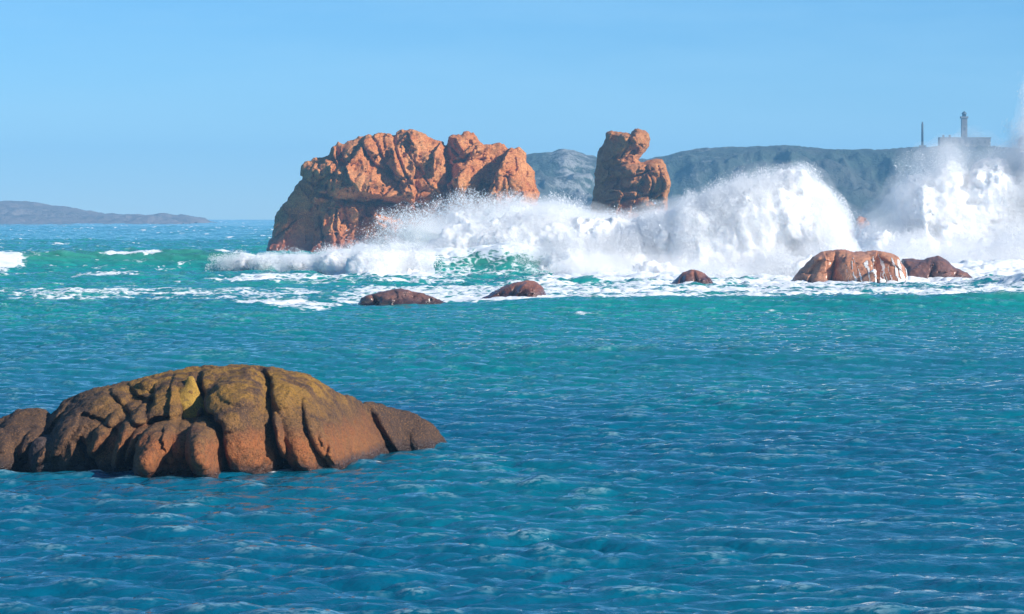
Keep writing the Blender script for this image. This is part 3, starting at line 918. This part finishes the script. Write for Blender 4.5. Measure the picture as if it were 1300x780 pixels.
# swells: crest lines surveyed as (px, distance, height m)
SWELLS = [
    ([(-500, 425, 1.2), (0, 428, 2.3), (120, 430, 2.4), (300, 425, 2.3), (380, 410, 2.1), (470, 398, 2.8), (560, 392, 3.6), (640, 388, 4.2), (720, 388, 3.4), (800, 390, 2.2),
      (900, 390, 1.6), (1080, 394, 1.2), (1300, 400, 1.6), (1800, 410, 1.0)], 7.0, 14.0),
    ([(-500, 262, .2), (0, 262, .15), (430, 258, .0), (560, 247, .1), (610, 246, .3), (680, 246, .7), (800, 248, .95), (1000, 250, .95), (1150, 250, 1.05), (1300, 250, 1.15), (1800, 252, .8)], 6.0, 12.0),
    ([(-500, 330, .5), (0, 332, .6), (200, 336, .3), (400, 340, .0), (1200, 340, 0), (1300, 318, 1.2), (1800, 320, 1.2)], 6, 10),
    ([(-500, 520, 1.0), (330, 530, 1.2), (700, 540, .8), (1800, 520, 1.0)], 9, 14),
    ([(-500, 160, .0), (600, 163, .1), (800, 160, .35), (1050, 158, .45), (1300, 160, .3), (1800, 160, .3)], 5, 9),
]


def swell(X, Y):
    PX = 650 + X / np.maximum(Y, 1) * F
    Z = 0.0
    for (pts, wf, wb) in SWELLS:
        p = np.array(pts, float)
        yc = np.interp(PX, p[:, 0], p[:, 1]) + 3.0 * vnoise(X * 0.06, 0 * X, 0 * X, 5)
        a = np.interp(PX, p[:, 0], p[:, 2])
        dl = Y - yc
        Z = Z + a * np.where(dl < 0, np.exp(-(dl / wf) ** 2), np.exp(-(dl / wb) ** 2))
    return Z


def pol(PX, Y, pts):
    """signed distance-like mask in survey plan coordinates (bearing px, distance m)"""
    return None


def build_sea():
    # rows: finer where the swell is near
    ys = np.concatenate([np.linspace(4, 48, 12), np.arange(50, 130, 0.15), np.arange(130, 300, 0.34), np.arange(300, 470, 0.42), np.arange(470, 900, 1.1),
                         np.arange(900, 2000, 4.0), np.arange(2000, 4600, 20.0)])
    pc = np.concatenate([np.linspace(-5200, -330, 40), np.linspace(-310, 1610, 1150), np.linspace(1630, 6500, 40)])
    PX, Y = np.meshgrid(pc, ys, indexing='ij')
    X = (PX - 650) / F * Y
    far = sstep(500, 1500, Y)
    L1, L2, L3 = 210.0, 47.0, 11.3
    wd = np.array([0.32, -0.95])
    h1 = ocean_tile(512, L1, 9.0, wd, 4.0, 60, 1)
    h2 = ocean_tile(512, L2, 5.0, np.array([0.12, -0.99]), 0.6, 4.0, 2, 7)
    h3 = ocean_tile(256, L3, 3.5, np.array([-0.06, -0.99]), 0.25, 1.3, 3, 10)
    # swing the tiles a little so that their repeats never line up with the view
    Xr, Yr = X * 0.97 + Y * 0.24, Y * 0.97 - X * 0.24
    Xq, Yq = X * 0.91 - Y * 0.41, Y * 0.91 + X * 0.41
    gust = np.clip(1 + 0.55 * fbm(X * 0.02, Y * 0.012, 0 * X, 3, 9), 0.35, 1.7)
    patchy = np.clip(1 + 0.6 * fbm(X * 0.11, Y * 0.06, 0 * X, 3, 19), 0.4, 1.7)
    calm = 1 - 0.25 * sstep(140, 60, Y)
    a1 = 0.10 * calm * (1 + 1.0 * sstep(250, 420, Y) + 0.9 * sstep(480, 700, Y))
    a2 = 0.054 * gust * np.sqrt(patchy) * (1 + 0.5 * sstep(110, 180, Y) + 0.7 * sstep(200, 400, Y) + 0.6 * sstep(450, 600, Y)) * (1 - 0.25 * far)
    a3 = 0.035 * gust * patchy * (1 - sstep(250, 520, Y))
    Z = a1 * sample(h1[0], L1, Xr, Yr) + a2 * sample(h2[0], L2, Xq, Yq) + a3 * sample(h3[0], L3, Xr, Yr)
    ch = 1.1
    dX = ch * (a1 * sample(h1[1], L1, Xr, Yr) + a2 * sample(h2[1], L2, Xq, Yq) + a3 * sample(h3[1], L3, Xr, Yr))
    dY = ch * (a1 * sample(h1[2], L1, Xr, Yr) + a2 * sample(h2[2], L2, Xq, Yq) + a3 * sample(h3[2], L3, Xr, Yr))
    sw = swell(X, Y)
    crestiness = Z / (a1 + a2 + 1e-6)
    # steepen the breaker
    Zt = Z + sw
    dY = dY - 0.9 * np.clip(sw - 1.0, 0, 4)
    # turbulent water around the breaker
    turb = sstep(300, 345, Y) * (1 - sstep(470, 560, Y)) * sstep(240, 420, PX)
    Zt = Zt + turb * (0.7 * fbm(X * 0.25, Y * 0.25, 0 * X, 4, 77)) + sstep(255, 270, Y) * (1 - sstep(420, 480, Y)) * sstep(600, 700, PX) * 0.35 * np.abs(fbm(X * 0.5, Y * 0.4, 0 * X, 3, 78))
    # ---------------- foam cover
    nz = fbm(X * 0.07, Y * 0.035, 0 * X, 4, 31)
    nz2 = fbm(X * 0.35, Y * 0.12, 0 * X, 3, 36)
    PXw = PX + nz * 45
    Yw = Y + nz * 14

    def patch(x0, x1, y0, y1, sx=40, sy=12):
        return sstep(x0 - sx, x0 + sx, PXw) * (1 - sstep(x1 - sx, x1 + sx, PXw)) * sstep(y0 - sy, y0 + sy, Yw) * (1 - sstep(y1 - sy, y1 + sy, Yw))
    # whitecaps and thin wind streaks anywhere
    foam = 0.10 + 0.13 * np.clip(crestiness - 0.8, 0, 2) * sstep(110, 200, Y) + 0.12 * nz2 * sstep(110, 200, Y)
    foam = foam + 0.10 * sstep(220, 330, Y) + 0.05 * nz
    foam = foam + 0.55 * np.clip(nz2 - 0.25, 0, 1) * np.clip(crestiness, 0, 2) * (0.3 + 0.7 * sstep(200, 420, Y))
    g = np.maximum
    streak = 0.5 + 0.5 * fbm(X * 0.10, Y * 0.45, 0 * X, 3, 41)
    foam = g(foam, patch(-40, 440, 262, 318, 60, 10) * (0.12 + 0.62 * streak + 0.25 * nz))              # lavender sheets on the left
    foam = g(foam, patch(290, 450, 252, 270, 30, 8) * (0.45 + 0.45 * streak + 0.2 * nz2))
    foam = g(foam, patch(420, 700, 262, 330, 50, 10) * (0.4 + 0.4 * streak))
    foam = g(foam, patch(640, 1700, 262, 345, 40, 7) * (0.34 + 0.5 * streak + 0.25 * nz2))              # broad foam belt in front of the spray
    foam = g(foam, patch(680, 1700, 345, 480, 40, 10) * (0.75 + 0.3 * streak + 0.3 * nz2))
    foam = g(foam, patch(280, 600, 335, 382, 30, 8) * (0.30 + 0.5 * streak + 0.3 * nz2))
    # breaking crest: white on the left shoulder and on the right, green open face between
    p = np.array(SWELLS[0][0])
    yc = np.interp(PX, p[:, 0], p[:, 1]) + 3.0 * vnoise(X * 0.06, 0 * X, 0 * X, 5)
    dl = Y - yc
    white = sstep(270, 350, PXw) * (1 - sstep(540, 575, PXw)) * sstep(-5, 4, dl - np.interp(PXw, [270, 340, 420, 480], [-3, -7, -18, -26]) - 8 * nz) * (1 - sstep(8, 16, dl))
    foam = g(foam, white * 1.05)
    face = sstep(540, 570, PX) * (1 - sstep(680, 720, PX)) * sstep(-20, -14, dl) * (1 - sstep(0, 3, dl))
    foam = np.where(face > 0.3, 0.30 + 0.38 * (0.5 + 0.5 * fbm(X * 0.5, Y * 0.15, Zt * 0.8, 3, 49)) + 0.35 * sstep(-6, -1, dl), foam)
    caps = np.exp(-((dl + 1.0) / 2.6) ** 2) * sstep(-0.25, 0.25, fbm(X * 0.09, 0 * X, 0 * X, 3, 55))
    foam = g(foam, caps * (1 - sstep(280, 330, PX)) * 0.95)
    left = np.exp(-((PX + 5) / 36) ** 2) * sstep(-14, -8, dl) * (1 - sstep(2, 6, dl))
    foam = g(foam, left * 1.2)
    # wash round the rock feet
    for (rx, ry, rr) in ((620, 272, 9), (500, 259, 4), (1075, 340, 16), (1190, 350, 12), (880, 334, 8), (675, 272, 6), (735, 300, 5)):
        xx = wx(rx, ry)
        foam = g(foam, 0.95 * np.exp(-(((X - xx) / rr) ** 2 + ((Y - ry) / (rr * 0.9)) ** 2) ** 2))
    xx = wx(515, 600)
    foam = g(foam, 0.8 * np.exp(-(((X - xx) / 34) ** 2 + ((Y - 592) / 16) ** 2) ** 2))
    # a thread of wash along the foreground rock
    for (ax_, ay_, bx_, by_) in ((-60, 91.6, 130, 90.4), (130, 90.2, 300, 89.0), (300, 89.2, 420, 90.5), (430, 91.5, 480, 93.0)):
        A = np.array([wx(ax_, ay_), ay_]); B = np.array([wx(bx_, by_), by_])
        e = B - A
        t = np.clip(((X - A[0]) * e[0] + (Y - A[1]) * e[1]) / (e @ e), 0, 1)
        dd = np.hypot(X - A[0] - t * e[0], Y - A[1] - t * e[1])
        foam = g(foam, (0.55 + 0.35 * nz2) * np.exp(-(dd / 0.8) ** 2))
    teal = np.clip(sstep(70, 240, Y) * 0.75 + 0.35 * sstep(250, 400, Y) + 0.3 * nz, 0, 1)
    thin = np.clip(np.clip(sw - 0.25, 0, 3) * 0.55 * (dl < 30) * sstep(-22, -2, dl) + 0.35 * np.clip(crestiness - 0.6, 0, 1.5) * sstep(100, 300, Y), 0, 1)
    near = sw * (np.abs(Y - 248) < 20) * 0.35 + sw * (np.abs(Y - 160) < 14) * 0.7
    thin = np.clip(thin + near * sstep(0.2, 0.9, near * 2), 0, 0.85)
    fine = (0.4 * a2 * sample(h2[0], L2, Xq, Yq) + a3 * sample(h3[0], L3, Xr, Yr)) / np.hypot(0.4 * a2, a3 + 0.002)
    painted_glint = 0.42 * sstep(1.2, 2.6, fine) * (0.6 + 0.6 * np.clip(gust - 0.6, 0, 1)) * (1 - sstep(300, 420, Y) * 0.6)  # ripple crests that get a glint painted in place of sky reflection
    V = np.stack([X + dX, Y + dY, Zt], -1).reshape(-1, 3)
    nx, ny = X.shape
    idx = np.arange(nx * ny, dtype=np.int32).reshape(nx, ny)
    Q = np.stack([idx[:-1, :-1], idx[1:, :-1], idx[1:, 1:], idx[:-1, 1:]], -1).reshape(-1, 4)
    o = mesh_from('sea', V, Q, M_WATER, attrs={'foam': foam.ravel(), 'teal': teal.ravel(), 'thin': thin.ravel(), 'painted_glint': painted_glint.ravel()})
    return tag(o, 'choppy blue and turquoise sea with foam streaks', 'sea', kind='structure')


build_sea()

#@@SPRAY
def tetra_cloud(name, P, r, mat):
    n = len(P)
    base = np.array([(1, 1, 1), (1, -1, -1), (-1, 1, -1), (-1, -1, 1)], float) / math.sqrt(3)
    q = rng.normal(size=(n, 4))
    q /= np.linalg.norm(q, axis=1, keepdims=True)
    w, x, y, z = q.T
    Rm = np.stack([np.stack([1 - 2 * (y * y + z * z), 2 * (x * y - w * z), 2 * (x * z + w * y)], -1),
                   np.stack([2 * (x * y + w * z), 1 - 2 * (x * x + z * z), 2 * (y * z - w * x)], -1),
                   np.stack([2 * (x * z - w * y), 2 * (y * z + w * x), 1 - 2 * (x * x + y * y)], -1)], 1)
    V = np.einsum('nij,kj->nki', Rm, base) * r[:, None, None] + P[:, None, :]
    f = np.array([(0, 1, 2), (0, 3, 1), (0, 2, 3), (1, 3, 2)])
    Q = (np.arange(n)[:, None, None] * 4 + f[None]).reshape(-1, 3)
    return mesh_from(name, V.reshape(-1, 3), Q, mat, smooth=False)


def plume(blobs, D):
    r = Rock(D)
    for b in blobs:
        r.ell(*b)
    return r


def droplets(name, r, N, soft, wisp, size, seed, thin=None, billow=(0.12, 3.0)):
    """drops scattered through the plume, thinning out over `soft` metres beyond its billows"""
    rs = np.random.default_rng(seed)
    lo, hi = r.bounds()
    lo, hi = lo - soft * 1.5, hi + soft * 1.5
    lo[2] = max(lo[2], -0.3)
    got = []
    tot = 0
    for _ in range(40):
        P = rs.uniform(lo, hi, (400000, 3))
        X, Y, Z = P.T
        d = r.sdf(X, Y, Z, 2.0)
        keep = d < soft * 1.6
        P, d = P[keep], d[keep]
        X, Y, Z = P.T
        bl = np.abs(vnoise(X * billow[0], Y * billow[0], Z * billow[0], seed)) + 0.5 * np.abs(vnoise(X * billow[0] * 2.2, Y * billow[0] * 2.2, Z * billow[0] * 2.2, seed + 1))
        w = fbm((X + Z * 0.4) * 0.42, Y * 0.35, (Z - X * 0.4) * 0.13, 4, seed + 2)
        dd = d - (bl - 0.45) * billow[1]
        pr = 1 - sstep(-soft * 0.5, soft, dd + w * soft * 0.8)
        pr = pr * sstep(-soft * 1.8, -soft * 0.8, d)          # the heart is hidden anyway
        pr = pr * np.clip(1 - wisp + wisp * 2.2 * np.clip(w + 0.25, 0, 1), 0, 1)
        if thin is not None:
            pr = pr * thin(X, Y, Z)
        P = P[rs.uniform(size=len(P)) < pr]
        got.append(P)
        tot += len(P)
        if tot > N:
            break
    P = np.concatenate(got)[:N]
    rad = size * np.exp(rs.normal(0, 0.45, len(P)))
    return tetra_cloud(name, P, rad, M_DROP)


def core(name, r, h, seed, shrink, amp, zmin=-0.8):
    lo, hi = r.bounds()
    lo, hi = lo - 2, hi + 2
    lo[2] = zmin
    ax = grid_axes(lo, hi, h)
    X, Y, Z = np.meshgrid(*ax, indexing='ij')
    d = r.sdf(X, Y, Z, 3.5) + shrink
    bl = np.abs(vnoise(X * .16, Y * .16, Z * .16, seed)) + 0.5 * np.abs(vnoise(X * .36, Y * .36, Z * .36, seed + 1)) + 0.25 * np.abs(vnoise(X * .8, Y * .8, Z * .8, seed + 2))
    d = d - (bl - 0.5) * amp - 0.4 * amp * fbm(X * .3 + Z * .15, Y * .3, Z * .12, 3, seed + 8)
    d[:, :, 0] = np.maximum(d[:, :, 0], h / 2)
    V, Q = surface_nets(d, lo, (h, h, h))
    V = displace(V, Q, [(0.55, 0.55, 's'), (1.1, 0.26, 'b'), (1.6, 0.28, 's'), (2.6, 0.22, 'f')], seed)
    return mesh_from(name, V, Q, M_FOAM)


def mist_material(name, dens):
    t = NT(name)
    return t.done(t.n('ShaderNodeVolumePrincipled', {'Color': (1.0, 1.0, 1.0), 'Density': dens, 'Anisotropy': 0.0}), True)


MISTS = [mist_material('mist_%s' % n, d) for n, d in (('faint', 0.035), ('light', 0.07), ('medium', 0.14), ('thick', 0.28))]


def mist(r, h, seed, levels, amp, parent, k=2.5):
    """suspended droplets: nested billows, denser towards the heart"""
    lo, hi = r.bounds()
    pad = max(levels) + amp
    lo, hi = lo - pad, hi + pad
    lo[2] = max(lo[2], 0.3)
    X, Y, Z = np.meshgrid(*grid_axes(lo, hi, h), indexing='ij')
    d = r.sdf(X, Y, Z, k)
    bl = np.abs(vnoise(X * .10, Y * .10, Z * .10, seed)) + 0.5 * np.abs(vnoise(X * .23, Y * .23, Z * .23, seed + 1)) + 0.3 * np.abs(vnoise(X * .5, Y * .5, Z * .5, seed + 2))
    wisp = fbm(X * 0.22, Y * 0.22, Z * 0.13, 3, seed + 5)
    for i, lv in enumerate(levels):
        f = d - lv - (bl - 0.5) * amp - wisp * amp * (0.9 - 0.15 * i)
        for a in range(3):
            q = [slice(None)] * 3
            for e in (0, -1):
                q[a] = e
                f[tuple(q)] = np.maximum(f[tuple(q)], h / 2)
        V, Q = surface_nets(f, lo, (h, h, h))
        o = mesh_from('mist', V, Q, MISTS[i], parent=parent)
        o['kind'] = 'stuff'


# central plume thrown up by the breaker
A = [(720, 348, 8, 60, 38, 6), (800, 342, 10, 66, 38, 7), (880, 315, 10, 60, 58, 7), (950, 300, 10, 60, 72, 8), (1010, 285, 10, 44, 66, 7), (1034, 318, 8, 34, 58, 6),
     (640, 315, 14, 60, 34, 5), (690, 311, 14, 50, 40, 5), (750, 318, 14, 55, 34, 6), (830, 308, 14, 46, 28, 6), (590, 318, 15, 50, 26, 4),
     (735, 360, 0, 34, 12, 4), (790, 358, -3, 40, 16, 4), (850, 360, -1, 34, 14, 4), (915, 358, -4, 40, 20, 4), (975, 356, -2, 36, 20, 4), (1025, 352, -3, 30, 22, 4), (1056, 342, 2, 20, 22, 4)]
pa = plume(A, 378.0)
tag(core('breaking_foam', pa, 0.33, 71, 0.3, 1.7), 'dense white billows of the breaking wave in front of the rocks', 'breaking wave', kind='stuff')
tag(droplets('spray', pa, 1100000, 1.5, 0.6, 0.032, 72), 'white spray flying off the central breaking wave', 'spray', kind='stuff')
# mist that the wind drives along the foot of the big rock
Bm = [(490, 314, 0, 45, 9, 4), (550, 296, 2, 50, 17, 5), (620, 281, 4, 60, 21, 6), (690, 278, 6, 45, 18, 6), (770, 295, 8, 70, 13, 6)]
pb = plume(Bm, 420.0)
tag(core('breaking_foam', pb, 0.36, 91, 1.1, 1.8, 2.0), 'white foam bank heaped behind the green wave face', 'breaking wave', kind='stuff')
tag(droplets('spray', pb, 120000, 2.0, 0.5, 0.04, 73), 'thin mist drifting across the foot of the biggest orange rock', 'spray', kind='stuff')
# right-hand plume
Cm = [(1180, 325, 10, 90, 28, 8), (1260, 325, 10, 70, 34, 8), (1340, 325, 10, 80, 40, 8), (1172, 272, 14, 34, 50, 7), (1205, 255, 16, 42, 56, 7), (1262, 255, 16, 46, 60, 7), (1325, 240, 16, 40, 80, 7),
      (1132, 318, 12, 24, 16, 5), (1097, 312, 14, 16, 22, 4), (1322, 160, 16, 16, 40, 4), (1400, 250, 16, 60, 80, 8)]
pc_ = plume(Cm, 440.0)
tag(core('breaking_foam', pc_, 0.40, 92, 0.9, 2.2), 'tall white burst of foam at the right edge below the lighthouse', 'breaking wave', kind='stuff')
tag(droplets('spray', pc_, 700000, 2.6, 0.65, 0.036, 74, billow=(0.10, 4.0)), 'tall pale plume of spray at the right edge in front of the lighthouse headland', 'spray', kind='stuff')
Cc = [(1190, 345, 2, 70, 14, 6), (1260, 340, 2, 70, 18, 6), (1340, 335, 2, 80, 24, 6), (1120, 352, 2, 40, 10, 5)]
pcc = plume(Cc, 425.0)
tag(core('breaking_foam', pcc, 0.4, 75, 0.6, 2.0), 'dense white foam boiling behind the low rocks on the right', 'breaking wave', kind='stuff')
tag(droplets('spray', pcc, 120000, 2.4, 0.4, 0.05, 76), 'bright low spray behind the broad rock with running water', 'spray', kind='stuff')
# whitewash tumbling down the left shoulder of the breaker
W = [(300, 333, 26, 26, 5, 3), (345, 334, 20, 32, 8, 3), (385, 337, 10, 32, 12, 3.5), (430, 339, 0, 36, 23, 4), (475, 341, -7, 36, 26, 4), (508, 336, -3, 26, 20, 3), (528, 345, -6, 22, 16, 3), (545, 338, 0, 20, 15, 3)]
pw = plume(W, 392.0)
tag(core('breaking_foam', pw, 0.3, 77, 0.9, 1.5), 'white whitewash tumbling down the left shoulder of the breaking wave', 'breaking wave', kind='stuff')
tag(droplets('spray', pw, 160000, 1.0, 0.5, 0.032, 78, billow=(0.2, 1.6)), 'low spray over the whitewash left of the breaking wave', 'spray', kind='stuff')

sprays = [o for o in COL.objects if o.name.startswith('spray') and o.type == 'MESH']
mist(pa, 0.6, 81, (1.7, 0.8), 2.2, sprays[0])
mist(pb, 0.6, 82, (0.9, 0.1, -0.8), 1.8, sprays[1])
mist(pc_, 0.7, 83, (2.2, 0.8), 3.6, sprays[2])
mist(pcc, 0.5, 85, (2.6, 1.4, 0.4), 2.0, sprays[3])
mist(pw, 0.4, 84, (0.5,), 1.0, sprays[4])

#@@LIGHT
# ------------------------------------------------------------------ air
def haze():
    t = NT('sea_air')
    v = t.n('ShaderNodeVolumePrincipled', {'Color': (0.28, 0.62, 0.98), 'Density': 0.00024, 'Anisotropy': 0.0})
    m = t.done(v, True)
    V, Fq = [], []
    box(V, Fq, (-9000, -300, -6), (9500, 5200, 130))
    o = mesh_from('haze', np.array(V), np.array(Fq), m, smooth=False)
    tag(o, 'pale blue sea haze filling the air over the bay', 'haze', kind='stuff')


haze()

AZ, EL = 58.0, 27.0       # sun: degrees to the right of straight behind the camera, and height
sd = np.array([math.sin(R(AZ)) * math.cos(R(EL)), -math.cos(R(AZ)) * math.cos(R(EL)), math.sin(R(EL))])
sun = bpy.data.lights.new('sun', 'SUN')
sun.energy = 4.5
sun.angle = R(0.5)
sun.color = (1.0, 0.93, 0.84)
so = bpy.data.objects.new('sun', sun)
COL.objects.link(so)
from mathutils import Vector
so.rotation_euler = Vector(sd).to_track_quat('Z', 'Y').to_euler()
so.location = (200, -200, 150)

w = bpy.data.worlds.new('World')
scene.world = w
w.use_nodes = True
nt = w.node_tree
nt.nodes.clear()
sky = nt.nodes.new('ShaderNodeTexSky')
sky.sky_type = 'NISHITA'
sky.sun_disc = False
sky.sun_elevation = R(EL)
sky.sun_rotation = math.atan2(sd[0], sd[1])
sky.air_density = 0.7
sky.dust_density = 0.0
sky.ozone_density = 6.0
hs = nt.nodes.new('ShaderNodeHueSaturation')
hs.inputs['Saturation'].default_value = 1.2
hs.inputs['Hue'].default_value = 0.496
bg = nt.nodes.new('ShaderNodeBackground')
bg.inputs['Strength'].default_value = 0.080
ow = nt.nodes.new('ShaderNodeOutputWorld')
nt.links.new(sky.outputs[0], hs.inputs['Color'])
tc = nt.nodes.new('ShaderNodeTexCoord')                     # faint high cloud
mp = nt.nodes.new('ShaderNodeMapping')
mp.inputs['Scale'].default_value = (4.0, 4.0, 26.0)
mp.inputs['Rotation'].default_value = (0.0, R(5), 0.0)
nt.links.new(tc.outputs['Generated'], mp.inputs['Vector'])
cn = nt.nodes.new('ShaderNodeTexNoise')
cn.inputs['Scale'].default_value = 2.2
cn.inputs['Detail'].default_value = 6
cn.inputs['Roughness'].default_value = 0.6
nt.links.new(mp.outputs[0], cn.inputs['Vector'])
cr = nt.nodes.new('ShaderNodeMapRange')
cr.inputs['From Min'].default_value = 0.40
cr.inputs['From Max'].default_value = 0.75
cr.inputs['To Max'].default_value = 0.22
nt.links.new(cn.outputs[0], cr.inputs['Value'])
mx = nt.nodes.new('ShaderNodeMix')
mx.data_type = 'RGBA'
mx.inputs[7].default_value = (4.2, 6.8, 8.4, 1)
nt.links.new(cr.outputs[0], mx.inputs[0])
nt.links.new(hs.outputs[0], mx.inputs[6])
nt.links.new(mx.outputs[2], bg.inputs[0])
nt.links.new(bg.outputs[0], ow.inputs[0])

cam = bpy.data.cameras.new('camera')
co = bpy.data.objects.new('camera', cam)
COL.objects.link(co)
co.location = (0, 0, CAMZ)
co.rotation_euler = (R(90), 0, 0)
cam.sensor_fit = 'HORIZONTAL'
cam.sensor_width = 36.0
cam.lens = 36.0 * F / 1300.0
cam.shift_y = -(390 - HOR) / 1300.0
cam.clip_start = 0.5
cam.clip_end = 20000
scene.camera = co

vs = scene.view_settings
vs.view_transform = 'Standard'
vs.look = 'None'
vs.exposure = 0.68
vs.gamma = 1.0
vs.use_curve_mapping = False
cy = scene.cycles
cy.max_bounces = 16
cy.diffuse_bounces = 5
cy.glossy_bounces = 3
cy.transmission_bounces = 4
cy.volume_bounces = 12
cy.use_denoising = True
cy.sample_clamp_direct = 8.0
cy.sample_clamp_indirect = 6.0
